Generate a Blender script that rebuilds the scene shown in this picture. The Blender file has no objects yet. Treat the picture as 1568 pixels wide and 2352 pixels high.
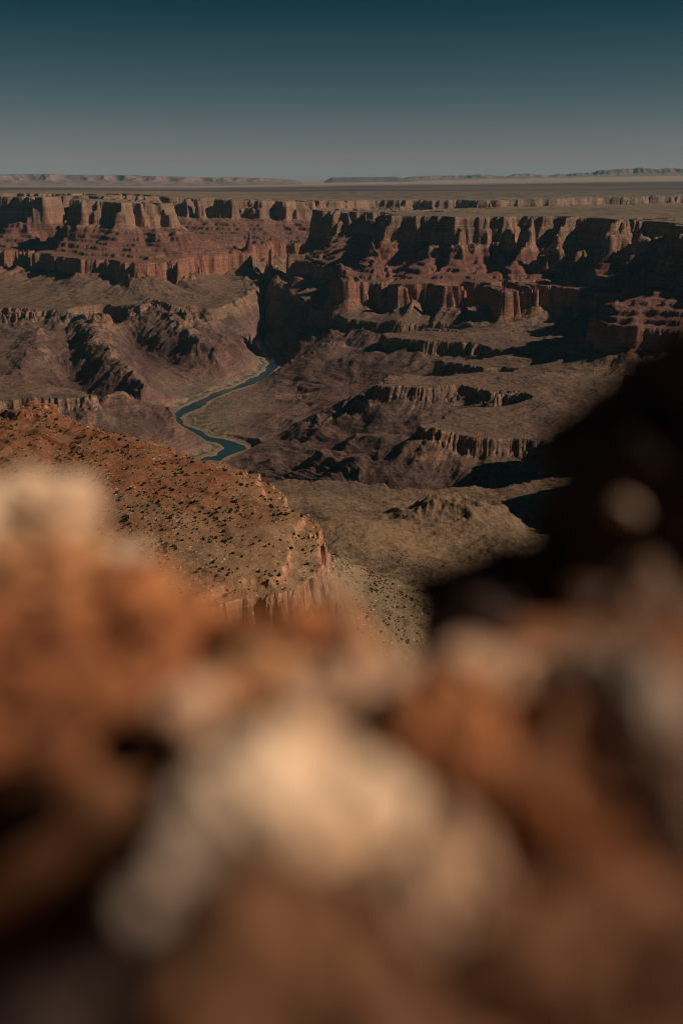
import bpy, bmesh, math, random, time
import numpy as np
from mathutils import Vector, Matrix, noise as mnoise

T0 = time.time()
rad = math.radians
scene = bpy.context.scene
C = scene.collection

# ------------------------------------------------------------------ camera
CAM_Z = 1420.0                       # metres above the river
PITCH = rad(18.63)
cam_d = bpy.data.cameras.new('camera')
cam = bpy.data.objects.new('camera', cam_d)
C.objects.link(cam)
cam.location = (0, 0, CAM_Z)
cam.rotation_euler = (math.pi / 2 - PITCH, 0, 0)
cam_d.sensor_fit = 'VERTICAL'
cam_d.sensor_height = 36.0
cam_d.sensor_width = 24.0
cam_d.lens = 35.0
cam_d.clip_start = 0.02
cam_d.clip_end = 300000.0
cam_d.dof.use_dof = True
cam_d.dof.focus_distance = 3500.0
cam_d.dof.aperture_fstop = 1.25
scene.camera = cam

# ------------------------------------------------------------------ light
SUN_AZ = rad(95)                    # clockwise from the view direction (+Y)
SUN_EL = rad(35)
world = bpy.data.worlds.new('World')
scene.world = world
world.use_nodes = True
nt = world.node_tree
nt.nodes.clear()
sky = nt.nodes.new('ShaderNodeTexSky')
sky.sky_type = 'NISHITA'
sky.sun_disc = False
sky.sun_elevation = SUN_EL
sky.sun_rotation = SUN_AZ
sky.altitude = 2200
sky.air_density = 1.0
sky.dust_density = 0.6
sky.ozone_density = 1.5
tint = nt.nodes.new('ShaderNodeMix')
tint.data_type = 'RGBA'
tint.blend_type = 'MULTIPLY'
tint.inputs[0].default_value = 1.0
tc = nt.nodes.new('ShaderNodeTexCoord')
sxyz = nt.nodes.new('ShaderNodeSeparateXYZ')
nt.links.new(tc.outputs['Generated'], sxyz.inputs[0])
grad = nt.nodes.new('ShaderNodeValToRGB')        # clear desert air darkens quickly above the horizon haze
GRAD = [(0.0, (0.557, 0.462, 0.532, 1)), (0.015, (0.534, 0.462, 0.525, 1)), (0.042, (0.440, 0.415, 0.430, 1)), (0.068, (0.308, 0.355, 0.338, 1)), (0.097, (0.206, 0.293, 0.272, 1)), (0.148, (0.058, 0.185, 0.178, 1)), (0.3, (0.026, 0.083, 0.089, 1)), (1.0, (0.022, 0.049, 0.057, 1))]
for pos, col in GRAD[2:]:
    grad.color_ramp.elements.new(pos)
for e, (pos, col) in zip(grad.color_ramp.elements, GRAD):
    e.position = pos; e.color = col
nt.links.new(sxyz.outputs[2], grad.inputs[0])
nt.links.new(grad.outputs[0], tint.inputs[7])
bg = nt.nodes.new('ShaderNodeBackground')
bg.inputs[1].default_value = 0.05
wo = nt.nodes.new('ShaderNodeOutputWorld')
nt.links.new(sky.outputs[0], tint.inputs[6])
nt.links.new(tint.outputs[2], bg.inputs[0])
nt.links.new(bg.outputs[0], wo.inputs[0])

sun_d = bpy.data.lights.new('sun', 'SUN')
sun_d.energy = 4.4
sun_d.angle = rad(0.5)
sun_d.color = (1.0, 0.825, 0.68)
sun = bpy.data.objects.new('sun', sun_d)
C.objects.link(sun)
to_sun = Vector((math.sin(SUN_AZ) * math.cos(SUN_EL), math.cos(SUN_AZ) * math.cos(SUN_EL), math.sin(SUN_EL)))
sun.rotation_euler = to_sun.to_track_quat('Z', 'Y').to_euler()
sun.location = (50, -20, CAM_Z + 60)

scene.view_settings.view_transform = 'Standard'
scene.view_settings.look = 'None'
scene.view_settings.exposure = 0.0
scene.view_settings.gamma = 1.0
scene.cycles.max_bounces = 4
scene.cycles.diffuse_bounces = 1
scene.cycles.volume_bounces = 0
scene.render.film_transparent = False
scene.cycles.filter_width = 1.05

# ------------------------------------------------------------------ survey helpers
F = 2352 * 35 / 36.0
cP, sP = math.cos(PITCH), math.sin(PITCH)


def kfac(x):
    """regional dip of the strata: the layers stand higher towards the west"""
    return 1.0 + 0.03 * np.clip(-x / 1000.0, 0, 2.0) + 0.055 * np.clip(-x / 1000.0 - 2.0, 0, 0.9)


def ray(u, v):
    a, b = (u - 784.0), (1176.0 - v)
    return np.array([a, F * cP + b * sP, -F * sP + b * cP])


def at(u, v, z):
    """the ground point that a surveyed sight line meets at height z"""
    d = ray(u, v)
    t = (z - CAM_Z) / d[2]
    return d[0] * t, d[1] * t


def at_k(u, v, z):
    x, y = at(u, v, z)
    for _ in range(4):
        x, y = at(u, v, z * kfac(x))
    return x, y


def I(z, *pts):
    return [at_k(u, v, z) for u, v in pts]


def K(*pts):
    return [(x * 1000.0, y * 1000.0) for x, y in pts]


# ------------------------------------------------------------------ noise
def _hash(ix, iy, seed):
    h = (ix.astype(np.int64) * 374761393 + iy.astype(np.int64) * 668265263 + seed * 974634777) & 0xFFFFFFFF
    h = ((h ^ (h >> 13)) * 1274126177) & 0xFFFFFFFF
    return (h ^ (h >> 16)) & 0xFFFF


_ANG = np.linspace(0, 2 * math.pi, 65536, endpoint=False)
_CT, _ST = np.cos(_ANG).astype(np.float32), np.sin(_ANG).astype(np.float32)


def perlin(x, y, seed=0):
    xf, yf = np.floor(x), np.floor(y)
    fx, fy = (x - xf).astype(np.float32), (y - yf).astype(np.float32)
    ix, iy = xf.astype(np.int64), yf.astype(np.int64)
    u = fx * fx * fx * (fx * (fx * 6 - 15) + 10)
    v = fy * fy * fy * (fy * (fy * 6 - 15) + 10)

    def g(dx, dy):
        h = _hash(ix + dx, iy + dy, seed)
        return _CT[h] * (fx - dx) + _ST[h] * (fy - dy)
    a = g(0, 0); b = g(1, 0); c = g(0, 1); d = g(1, 1)
    return ((a + (b - a) * u) * (1 - v) + (c + (d - c) * u) * v) * 1.5


def fbm(x, y, wl, octv, seed=0, gain=0.5):
    s = 0; a = 1.0; n = 0
    for i in range(octv):
        s = s + a * perlin(x / wl + 17.3 * i, y / wl - 9.1 * i, seed + i)
        n += a; a *= gain; wl /= 2.07
    return s / n


def ridged(x, y, wl, octv, seed=0, gain=0.5):
    """crests at 1, mean about 0"""
    s = 0; a = 1.0; n = 0
    for i in range(octv):
        s = s + a * (1 - 2.6 * np.abs(perlin(x / wl + 17.3 * i, y / wl - 9.1 * i, seed + i)))
        n += a; a *= gain; wl /= 2.07
    return s / n


def sstep(a, b, x):
    t = np.clip((x - a) / (b - a), 0, 1)
    return t * t * (3 - 2 * t)


# ------------------------------------------------------------------ plan of the canyon
# p numbers the rock levels: 0 river, 1 lower ledge cliff, 2 great red cliff, 3 rim cliff
LINES = []


def L(p, pts):
    LINES.append((p, pts))


river = K((9, 17.7), (5, 15.3), (2.5, 13.6), (0.5, 12.5), (-0.6, 12.3), (-0.85, 11.8)) + I(0.001,
    (606, 716), (610, 735), (607, 752), (597, 772), (600, 790), (616, 812), (628, 835), (612, 858), (570, 881),
    (500, 905), (440, 937), (405, 954), (396, 963), (415, 979), (450, 998), (480, 1008), (515, 1015), (537, 1030), (503, 1046), (465, 1064)) \
    + K((-0.95, 4.55), (-1.6, 4.2), (-3, 4.2), (-6, 4.5))


def spline(pts, n=8):
    P = [pts[0]] + list(pts) + [pts[-1]]
    out = []
    for a, b, c, d in zip(P[:-3], P[1:-2], P[2:-1], P[3:]):
        for i in range(n):
            t = i / n
            out.append(tuple(0.5 * (2 * b[k] + (c[k] - a[k]) * t + (2 * a[k] - 5 * b[k] + 4 * c[k] - d[k]) * t * t + (3 * b[k] - a[k] - 3 * c[k] + d[k]) * t ** 3) for k in (0, 1)))
    return out + [pts[-1]]


river = spline(river)
L(0.0, river)
# right bank, ledge cliff
L(1.0, K((9, 17.3), (5, 14.9), (2.4, 13.2), (0.5, 12.1), (-0.45, 11.8)) + I(340,
    (640, 655), (655, 672), (705, 692), (745, 712)) + I(362, (757, 722), (800, 728), (832, 733), (865, 735), (901, 738), (945, 748), (989, 750),
    (1044, 752), (1075, 760)) + I(340, (1052, 766), (950, 765), (885, 767), (876, 772), (887, 778), (927, 783), (956, 786), (993, 788),
    (1037, 790), (1078, 789), (1115, 798), (1155, 803), (1184, 807), (1212, 815), (1150, 822), (1085, 828), (1040, 829), (1000, 831),
    (1004, 836), (1040, 838), (1075, 846), (1150, 856), (1221, 862), (1242, 867), (1100, 858), (1060, 862), (1000, 868), (950, 873), (900, 881),
    (870, 887), (852, 893), (856, 898), (883, 897), (930, 894), (967, 897), (1000, 893), (1044, 889), (1067, 883), (1104, 880), (1155, 880), (1177, 884),
    (1205, 889), (1159, 909), (1104, 924), (1052, 944), (1034, 949), (994, 979), (958, 998), (962, 1004), (989, 1006), (1029, 1010), (1055, 1009), (1091, 1012),
    (1155, 1014), (1199, 1006), (1243, 1003), (1285, 1000)) + K((1.25, 4.25), (1.5, 4.0), (1.2, 3.62), (0.9, 3.55)))
# right bank, red cliff
L(2.0, K((9, 17), (5, 14.6), (2.3, 12.9), (0.6, 11.7), (-0.2, 11.3)) + I(600,
    (634, 604), (655, 610), (690, 612)) + K((-.1, 9.75), (.3, 9.55), (.38, 9.1), (.2, 8.7)) + I(585, (744, 644), (752, 650), (788, 656), (812, 654), (846, 651), (883, 648), (900, 642), (916, 660),
    (974, 658), (996, 660), (1010, 650), (1026, 664), (1066, 668), (1090, 658), (1115, 662), (1148, 675), (1165, 655), (1181, 648), (1217, 657), (1287, 657),
    (1298, 645), (1325, 645), (1338, 664), (1382, 671), (1408, 679))
    + K((2.2, 7.75), (2.12, 7.3), (2.0, 6.95), (1.85, 6.55), (1.58, 6.15)) + I(600, (1372, 738), (1389, 743), (1433, 749), (1481, 749), (1525, 752), (1568, 757))
    + K((2.3, 5.4), (2.5, 5.1), (2.2, 4.6), (1.75, 4.2), (1.3, 3.9), (1.25, 3.75), (1.5, 3.55), (1.3, 3.35), (1.02, 3.2), (1.05, 3.05), (1.5, 2.9), (2.2, 2.6), (3.2, 2.2)))
# right rim
L(3.0, I(1100, (722, 476), (745, 478), (790, 475), (830, 474), (866, 479), (880, 477), (905, 480), (960, 477), (985, 482), (997, 482), (1012, 477), (1040, 483), (1075, 483), (1090, 478), (1118, 483), (1140, 479),
    (1170, 484), (1200, 482), (1246, 489), (1275, 486), (1305, 493), (1360, 491), (1408, 496), (1452, 500), (1477, 493), (1514, 494), (1565, 502))
    + K((2.85, 8.0), (2.55, 7.6), (2.5, 7.3), (2.42, 7.0), (2.36, 6.7), (2.25, 6.45), (2.1, 6.27), (2.2, 6.12), (2.75, 6.0), (3.4, 5.7), (3.6, 5.1), (3.3, 4.4), (2.6, 4.0), (2.3, 3.8), (2.9, 3.3), (3.4, 2.8), (4, 2.4)))
L(4.0, K((0.7, 9.9), (1.5, 9.8), (2.6, 9.6), (3.4, 9.0), (4.2, 7), (4.5, 5), (5, 3)))
L(4.0, K((1.6, 10.6), (3.2, 11.2), (5, 12), (8, 13)))
# back edge of the right-hand tableland, tributary gorge, its far rim
L(3.0, I(1100, (722, 476)) + K((-0.1, 10.6), (0.3, 10.9), (0.9, 11.3), (2.2, 12.5), (4.5, 14.1), (8, 16.3)))
L(3.0, I(1100, (690, 459), (728, 457), (800, 457), (900, 456), (1000, 456), (1100, 457), (1200, 455), (1300, 453), (1400, 451), (1568, 449), (1700, 448)))
# left rim, far
L(3.0, I(1100, (690, 459), (672, 457), (655, 459), (640, 458), (625, 454), (600, 457), (585, 456), (560, 452), (530, 455), (510, 454), (490, 450), (465, 453), (450, 453), (435, 449), (405, 451),
    (380, 450), (300, 446), (215, 445), (190, 444), (150, 444), (130, 447), (105, 448), (80, 445), (40, 447), (0, 446), (-150, 446)))
L(4.0, K((-9, 17), (-6, 17), (-3.5, 17), (-1.0, 17)))
L(4.0, K((0.5, 17.5), (3, 18.5), (6, 20.5)))
# left red cliff
L(2.0, K((9, 18.4), (5, 16), (2.5, 14.5), (0.5, 13.3), (-0.7, 12.9), (-1.1, 12.4), (-1.0, 11.7)) + I(600, (612, 580), (618, 585), (590, 586), (542, 586), (500, 588), (458, 589), (412, 591),
    (416, 600)) + K((-1.47, 9.85), (-1.7, 9.75), (-2.02, 9.62)) + I(600, (234, 600), (176, 595), (113, 578)) + K((-3.35, 11.7), (-3.2, 12.4), (-3.7, 12.6), (-4.6, 12.4), (-7, 12.2)))
# butte top
L(3.0, K((-2.85, 11.35), (-2.78, 11.0), (-2.5, 11.08), (-2.3, 11.0), (-2.08, 11.15), (-1.95, 11.25), (-2.0, 11.8), (-2.3, 12.1), (-2.8, 11.9), (-2.85, 11.35)))
L(2.35, K((-3.6, 13.3), (-3.0, 13.5), (-2.4, 13.3), (-1.75, 12.3), (-1.5, 11.8)))
L(2.75, I(830, (170, 505), (238, 514), (330, 521), (432, 534)))
# left bank, ledge cliff
L(1.0, K((9, 18), (5, 15.7), (2.5, 14.0), (0.5, 12.9), (-0.7, 12.6), (-1.0, 12)) + I(340, (602, 668), (575, 685), (540, 698), (500, 710), (447, 727), (403, 717), (352, 709), (330, 713), (290, 712),
    (270, 728), (250, 732), (220, 726), (143, 716), (92, 713), (0, 705), (-150, 700), (-500, 690)))
# near-left ledge
L(1.0, I(345, (-400, 940), (-100, 925), (0, 924), (37, 918), (95, 914), (190, 907), (212, 918), (225, 906), (150, 893), (50, 884), (-100, 874), (-400, 860)))


def LV(*pts):
    '''a line whose level changes along it: (p, x km, y km)'''
    for a, b in zip(pts[:-1], pts[1:]):
        n = max(2, int(math.hypot(b[1] - a[1], b[2] - a[2]) * 1000 / 25))
        for i in range(n):
            t = i / n
            LINES.append((a[0] + (b[0] - a[0]) * t, [((a[1] + (b[1] - a[1]) * t) * 1000, (a[2] + (b[2] - a[2]) * t) * 1000)]))


# crests of the wall's spurs and the deep alcoves between them
for us, yr in ((866, 9.95), (990, 9.45), (1062, 9.5), (1112, 9.45), (1158, 9.5), (1205, 9.3), (1262, 8.95), (1330, 8.6), (1395, 8.45)):
    X_ = lambda u, y: (u - 784) / F * (y * .955 + .26)
    yb = 8.5 if us < 1250 else 8.2
    for w_ in (-.022, .022):
        LV((2.26, X_(us - 18, yb) + w_, yb), (2.6, X_(us - 6, yr - .5) + w_, yr - .5), (2.84, X_(us - 3, yr - .26) + w_, yr - .26))
for us, yr in ((800, 10.0), (835, 10.05), (925, 9.7), (1026, 9.5), (1088, 9.55), (1136, 9.55), (1182, 9.5), (1235, 9.2), (1297, 8.85), (1365, 8.55)):
    LV((2.05, X_(us - 20, 8.65 if us < 1250 else 8.2), 8.65 if us < 1250 else 8.2) if us > 900 else (2.05, X_(us, 9.62), 9.62), (2.32, X_(us, yr - .27), yr - .27))
LV((.30, -.15, 7.45), (.45, .2, 7.55), (.6, .6, 7.58), (.82, 1.0, 7.55))
LV((.30, 0, 6.5), (.45, .35, 6.4), (.6, .75, 6.42), (.72, 1.1, 6.45), (.85, 1.3, 6.5))
LV((.45, .1, 5.75), (.55, .45, 5.74), (.7, 1.0, 5.74))
LV((.40, 0, 4.95), (.5, .3, 4.9), (.6, .65, 4.93), (.8, .95, 5.0))
LV((.5, .0, 3.85), (.55, .5, 3.78), (.68, .95, 3.8))
LV((1.22, .38, 7.10), (1.25, .7, 7.03), (1.35, 1.0, 7.08), (1.5, 1.35, 7.2), (1.7, 1.9, 7.35))
LV((1.12, .62, 6.04), (1.16, .85, 6.0), (1.3, 1.2, 5.95))
LV((1.2, .31, 5.37), (1.25, .5, 5.4), (1.35, .8, 5.42), (1.5, 1.2, 5.5))
LV((1.18, .42, 4.31), (1.25, .6, 4.42), (1.35, .8, 4.52), (1.45, 1.1, 4.6), (1.6, 1.5, 4.75))
L(2.5, K((2.3, 7.3), (2.15, 6.8), (1.95, 6.42), (1.78, 6.15), (1.9, 5.98), (2.3, 5.8)))
LV((2.8, 1.95, 6.2), (3.0, 2.15, 6.25))
LV((3.25, -2.7, 11.5), (3.4, -2.4, 11.5), (3.25, -2.1, 11.5))
LV((1.3, -2.9, 5.35), (1.25, -1.9, 5.2), (1.15, -1.35, 5.1))
LV((1.3, -1.95, 8.75), (1.35, -1.6, 8.9), (1.3, -1.3, 8.6))


def zl(z):
    return z / 240.0 if z < 240 else 1.0


for pts in ([(335, 722, 236), (400, 770, 225), (470, 820, 150), (560, 850, 45)], [(250, 745, 205), (290, 800, 110), (400, 885, 30), (435, 925, 6)],
            [(215, 765, 238), (215, 790, 232), (262, 865, 170), (330, 930, 95), (365, 955, 55)], [(170, 800, 165), (140, 850, 130), (195, 925, 60), (300, 960, 25)],
            [(60, 790, 225), (70, 830, 205), (60, 860, 190)], [(450, 760, 190), (520, 800, 90)],
            [(432, 1003, 35), (420, 992, 62), (395, 984, 100), (340, 982, 140), (300, 978, 175), (240, 955, 220)],
            [(760, 805, 195), (680, 850, 85), (620, 872, 30)], [(560, 960, 18), (640, 930, 40), (720, 900, 90)], [(560, 1005, 15), (640, 1010, 45), (760, 985, 95), (850, 975, 170)],
            [(560, 1060, 45), (700, 1060, 75), (800, 1050, 110), (900, 1030, 190)], [(640, 1100, 95), (700, 1115, 110), (800, 1110, 150)],
            [(720, 1000, 70), (800, 950, 140), (870, 925, 215)], [(600, 930, 22), (700, 960, 60)]):
    for (a, b) in zip(pts[:-1], pts[1:]):
        n = 12
        for i in range(n):
            t = i / n
            u, v, z = [a[j] + (b[j] - a[j]) * t for j in range(3)]
            LINES.append((zl(z), [at(u, v, z)]))

# south side: smooth slope that climbs towards the viewpoint
PL = [(0, 0), (1, 290), (2, 495), (3, 960), (4, 1120)]


def p_of(z):
    for (p0, z0), (p1, z1) in zip(PL[:-1], PL[1:]):
        if z <= z1:
            return p0 + (z - z0) / (z1 - z0) * (p1 - p0)
    return 4


for u, v, z in [(830, 1128, 290), (760, 1135, 300), (700, 1135, 330), (940, 1225, 330), (1060, 1245, 330), (1200, 1255, 320), (780, 1195, 410), (870, 1180, 340), (850, 1250, 440), (960, 1290, 420), (900, 1330, 520), (1000, 1360, 500), (1150, 1300, 420),
                (900, 1450, 610), (760, 1300, 540), (1000, 1130, 260), (900, 1160, 290), (1180, 1120, 250), (600, 1140, 400)]:
    LINES.append((p_of(z), [at(u, v, z)]))
L(p_of(620), K((-4, 2.4), (-2.5, 2.3), (-1.5, 2.2), (-0.6, 2.0), (0.0, 1.75), (0.5, 1.65), (1.4, 1.7), (2.2, 1.7)))
L(p_of(900), K((-4, 1.0), (0, 0.9), (2, 0.9), (4, 1.3)))

X0, X1, Y0, Y1 = -8000.0, 8800.0, 800.0, 22000.0


def densify(pts, step):
    if len(pts) == 1:
        return np.array(pts, float)
    out = []
    for (ax, ay), (bx, by) in zip(pts[:-1], pts[1:]):
        n = max(1, int(math.hypot(bx - ax, by - ay) / step))
        t = np.arange(n) / n
        out.append(np.stack([ax + (bx - ax) * t, ay + (by - ay) * t], 1))
    out.append(np.array([pts[-1]], float))
    return np.concatenate(out)


def solve_plan():
    p = None
    for cell in (400., 200., 100., 50., 25.):
        nx, ny = int((X1 - X0) / cell) + 1, int((Y1 - Y0) / cell) + 1
        acc = np.zeros((ny, nx)); cnt = np.zeros((ny, nx))
        for val, pts in LINES:
            d = densify(pts, cell * 0.4)
            ix = np.round((d[:, 0] - X0) / cell).astype(int); iy = np.round((d[:, 1] - Y0) / cell).astype(int)
            ok = (ix >= 0) & (ix < nx) & (iy >= 0) & (iy < ny)
            np.add.at(acc, (iy[ok], ix[ok]), val); np.add.at(cnt, (iy[ok], ix[ok]), 1)
        fix = cnt > 0
        fv = np.where(fix, acc / np.maximum(cnt, 1), 0)
        if p is None:
            p = np.full((ny, nx), 2.0)
        else:
            yy = np.clip(np.arange(ny) * cell / pc, 0, p.shape[0] - 1.001); xx = np.clip(np.arange(nx) * cell / pc, 0, p.shape[1] - 1.001)
            iy, ix = yy.astype(int), xx.astype(int); fy, fx = (yy - iy)[:, None], (xx - ix)[None]
            p = (p[iy][:, ix] * (1 - fx) + p[iy][:, ix + 1] * fx) * (1 - fy) + (p[iy + 1][:, ix] * (1 - fx) + p[iy + 1][:, ix + 1] * fx) * fy
        for it in range({400.: 400, 200.: 200, 100.: 120, 50.: 70, 25.: 30}[cell]):
            p[fix] = fv[fix]
            q = np.pad(p, 1, mode='edge')
            p = 0.25 * (q[:-2, 1:-1] + q[2:, 1:-1] + q[1:-1, :-2] + q[1:-1, 2:])
        p[fix] = fv[fix]
        pc = cell
    for it in range(4):
        q = np.pad(p, 1, mode='edge')
        p = 0.2 * (q[:-2, 1:-1] + q[2:, 1:-1] + q[1:-1, :-2] + q[1:-1, 2:] + q[1:-1, 1:-1])
    gy, gx = np.gradient(p, pc)
    g = np.hypot(gx, gy)
    for it in range(60):
        stack = []
        for a in (g, gx, gy):
            q = np.pad(a, 1, mode='edge')
            stack.append(0.2 * (q[:-2, 1:-1] + q[2:, 1:-1] + q[1:-1, :-2] + q[1:-1, 2:] + q[1:-1, 1:-1]))
        g, gx, gy = stack
    return p, g, gx, gy, pc


PG, GG, GX, GY, PCELL = solve_plan()
print('plan', round(time.time() - T0, 1))


def samp(A, x, y):
    fx = np.clip((x - X0) / PCELL, 0, A.shape[1] - 1.001); fy = np.clip((y - Y0) / PCELL, 0, A.shape[0] - 1.001)
    ix, iy = fx.astype(int), fy.astype(int)
    fx, fy = fx - ix, fy - iy
    return (A[iy, ix] * (1 - fx) + A[iy, ix + 1] * fx) * (1 - fy) + (A[iy + 1, ix] * (1 - fx) + A[iy + 1, ix + 1] * fx) * fy


def cliff(q, w):
    t = np.clip(q / w + 0.5, 0, 1)
    return t * t * (3 - 2 * t) * 0.5 + 0.5 * t


RIDGES = [(95, 250, [(335, 722, 250), (400, 770, 225), (470, 820, 150), (560, 850, 60)]), (90, 230, [(215, 765, 250), (220, 800, 230), (275, 870, 160), (350, 940, 75)]),
          (60, 200, [(450, 752, 215), (520, 800, 120)]), (70, 220, [(100, 780, 235), (90, 850, 180)]), (70, 230, [(770, 800, 210), (690, 848, 100), (630, 868, 40)]),
          (75, 240, [(880, 925, 220), (800, 960, 150), (720, 1000, 80)]), (60, 200, [(930, 1000, 200), (830, 1040, 130)]), (80, 260, [(300, 960, 150), (400, 988, 80)]),
          (60, 190, [(960, 1065, 230), (860, 1085, 170), (760, 1080, 110)])]
RIDGES = [(h, w, [at(*p) for p in pts]) for h, w, pts in RIDGES]


def spur_ridges(x, y):
    """sharp crested hills that run down from the ledges to the river"""
    out = np.zeros(x.shape)
    for h, w, pts in RIDGES:
        xs, ys = [p[0] for p in pts], [p[1] for p in pts]
        m = (x > min(xs) - w * 1.5) & (x < max(xs) + w * 1.5) & (y > min(ys) - w * 1.5) & (y < max(ys) + w * 1.5)
        if not m.any():
            continue
        a, b = x[m], y[m]
        a = a + fbm(a, b, 260, 3, 311) * 90; b = b + fbm(a, b, 260, 3, 317) * 90
        d = np.full(a.shape, 1e9)
        for (ax, ay), (bx, by) in zip(pts[:-1], pts[1:]):
            ex, ey = bx - ax, by - ay
            t = np.clip(((a - ax) * ex + (b - ay) * ey) / (ex * ex + ey * ey), 0, 1)
            d = np.minimum(d, np.hypot(a - ax - t * ex, b - ay - t * ey))
        out[m] = np.maximum(out[m], h * np.clip(1 - d / w, 0, 1) ** 1.15 * (0.85 + 0.3 * ridged(a, b, 130, 3, 319)))
    return out


def terrain(x, y):
    """height, level and cliffness of the canyon at plan points"""
    p0 = samp(PG, x, y)
    g = np.clip(samp(GG, x, y), 1 / 1500., 1 / 140.)
    gx, gy = samp(GX, x, y), samp(GY, x, y)
    gn = np.maximum(np.hypot(gx, gy), 1e-7)
    gx, gy = gx / gn, gy / gn
    south = sstep(3700, 3100, y - 0.15 * x) * sstep(900, 500, x)    # the smooth slope below the viewpoint has no cliffs
    lowp = sstep(0.05, 0.7, p0)
    hard = 1 - south
    # spurs and alcoves, metres of outward displacement of the contour lines
    d25 = np.clip((p0 - 2.5) / g, -750, 750) * 0.85
    bx, by = x - gx * d25, y - gy * d25
    wall = sstep(1.6, 2.1, p0) * sstep(3.45, 3.05, p0)
    big = ridged(x, y, 640, 2, 11) * 70 + fbm(x, y, 1500, 2, 5) * 60 + wall * (ridged(bx, by, 480, 3, 15, 0.42) - 0.3) * (150 + 60 * sstep(0, 1500, x))
    med = ridged(x, y, 210, 2, 23) * 34
    amp_hi = sstep(1.3, 2.0, p0)
    N = (big * (0.15 + 0.85 * amp_hi) + med * (0.5 + 0.5 * amp_hi)) * lowp * (0.25 + 0.75 * hard)
    # gullies and flutes that run straight down the slope
    wsum = 0; flute = 0
    for k in (1, 2, 3):
        dist = np.clip((p0 - k) / g, -500, 500)
        px, py = x - gx * dist, y - gy * dist
        w = np.clip(1 - np.abs(p0 - k) * 1.1, 0.0, 1) + 1e-4
        flute = flute + w * (0.75 + 1.1 * fbm(px, py, 420, 2, 50 + k)) * (ridged(px, py, 125, 2, 40 + k) * (20 if k < 3 else 14) + ridged(px, py, 40, 3, 60 + k, 0.6) * (11 if k < 3 else 8))
        wsum = wsum + w
    flute_n = ridged(x, y, 230, 3, 33)
    N = N + flute / wsum * lowp * (0.35 + 0.65 * hard)
    tiny = fbm(x, y, 19, 2, 71)
    p = p0 + g * N
    # no noise may flood the river banks or bury them
    q1, q2, q3 = (p - 1) / g, (p - 2) / g, (p - 3) / g
    z = 240 * np.clip(p, 0, 1) + 50 * np.clip(p - 1, 0, 1) ** 1.8
    z = z + 30 * np.clip(p - 2, 0, 1) + 22 * np.clip(p - 3, 0, 1.3)
    zc = z + 100 * cliff(q1 + tiny * 3, 26 + 10 * (tiny > 0)) + 46 * cliff(q2 + 26 + tiny * 4, 26) + 164 * cliff(q2 + tiny * 4, 34)
    stepn = [fbm(x, y, 260, 2, 160 + i) * 50 for i in range(5)]
    for i, (pk, h, w) in enumerate(((2.16, 34, 20), (2.30, 40, 24), (2.45, 30, 18), (2.58, 42, 24), (2.70, 30, 18))):
        zc = zc + h * (0.62 * cliff((p - pk) / g + tiny * 3 + stepn[i], w * 0.5) + 0.38 * np.clip((p - pk + 0.07) / 0.14, 0, 1))
    zc = zc + 20 * np.clip((p - 2.7) / 0.2, 0, 1)
    # talus aprons under the cliffs
    tal = 0.55 + 0.6 * flute_n
    cone = 0.5 + 0.75 * ridged(x - gx * np.clip((p0 - 2) / g, -700, 300), y - gy * np.clip((p0 - 2) / g, -700, 300), 300, 2, 37)
    for q, h, w, tl in ((q1, 46, 170, tal), (q2 + 30, 95, 230, cone), (q3 + 80, 50, 130, tal)):
        zc = zc + h * np.clip(tl, 0.05, 1.3) * np.exp(-np.clip(-q, 0, None) / w) * sstep(4, -14, q)
    zc = zc + 118 * cliff(q3 + 70 + tiny * 5, 42) + 46 * np.clip((q3 + 70) / 60, 0, 1) + 84 * cliff(q3 + tiny * 4, 26)
    zs = np.interp(p, [a for a, b in PL], [b for a, b in PL])
    z = zc * hard + zs * south
    z = z * kfac(x)
    # dendritic gullies on the open slopes, hummocks on the floor
    slope = lowp * (1 - 0.65 * np.clip(np.maximum(p0 - 1.9, 0), 0, 1))
    d1 = np.clip((p0 - 1) / g, -1000, 800) * 0.85
    gull = ridged(x - gx * d1 + fbm(x, y, 300, 2, 77) * 60, y - gy * d1, 250, 4, 87)
    coh = sstep(0.45, 0.85, gn / np.maximum(samp(GG, x, y), 1e-7))
    z = z + hard * coh * gull * (24 * sstep(0.08, 0.4, p0) * sstep(1.02, 0.8, p0) + 13 * sstep(1.05, 1.3, p0) * sstep(2.0, 1.8, p0))
    z = z + slope * (ridged(x, y, 520, 5, 83) * 20 + ridged(x, y, 120, 3, 91) * 3) * sstep(0.15, 0.8, p0) * (1 - sstep(3.0, 3.1, p))
    low = sstep(0.02, 0.25, p0) * sstep(1.0, 0.6, p0)
    z = z + low * (ridged(x, y, 700, 4, 131) * 42 + fbm(x, y, 180, 3, 141) * 6)
    z = z + hard * spur_ridges(x, y) * sstep(1.25, 0.9, p0)
    z = z + fbm(x, y, 46, 4, 101, 0.6) * 3.4 + sstep(3.0, 3.05, p) * fbm(x, y, 900, 3, 111) * 7
    # the plateau passes into the open plain; the ground under the viewpoint falls away
    z = z + south * sstep(600, 1500, np.hypot(x, y)) * (ridged(x, y, 520, 5, 181) * 20 + fbm(x, y, 60, 3, 185) * 3)
    kn = np.exp(-((x - 330) / 190) ** 2 - ((y - 2960) / 150) ** 2)
    z = z + south * (kn * (100 + 34 * ridged(x, y, 120, 4, 191)) + 55 * np.exp(-((x + 10) / 170) ** 2 - ((y - 2680) / 200) ** 2))
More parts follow.
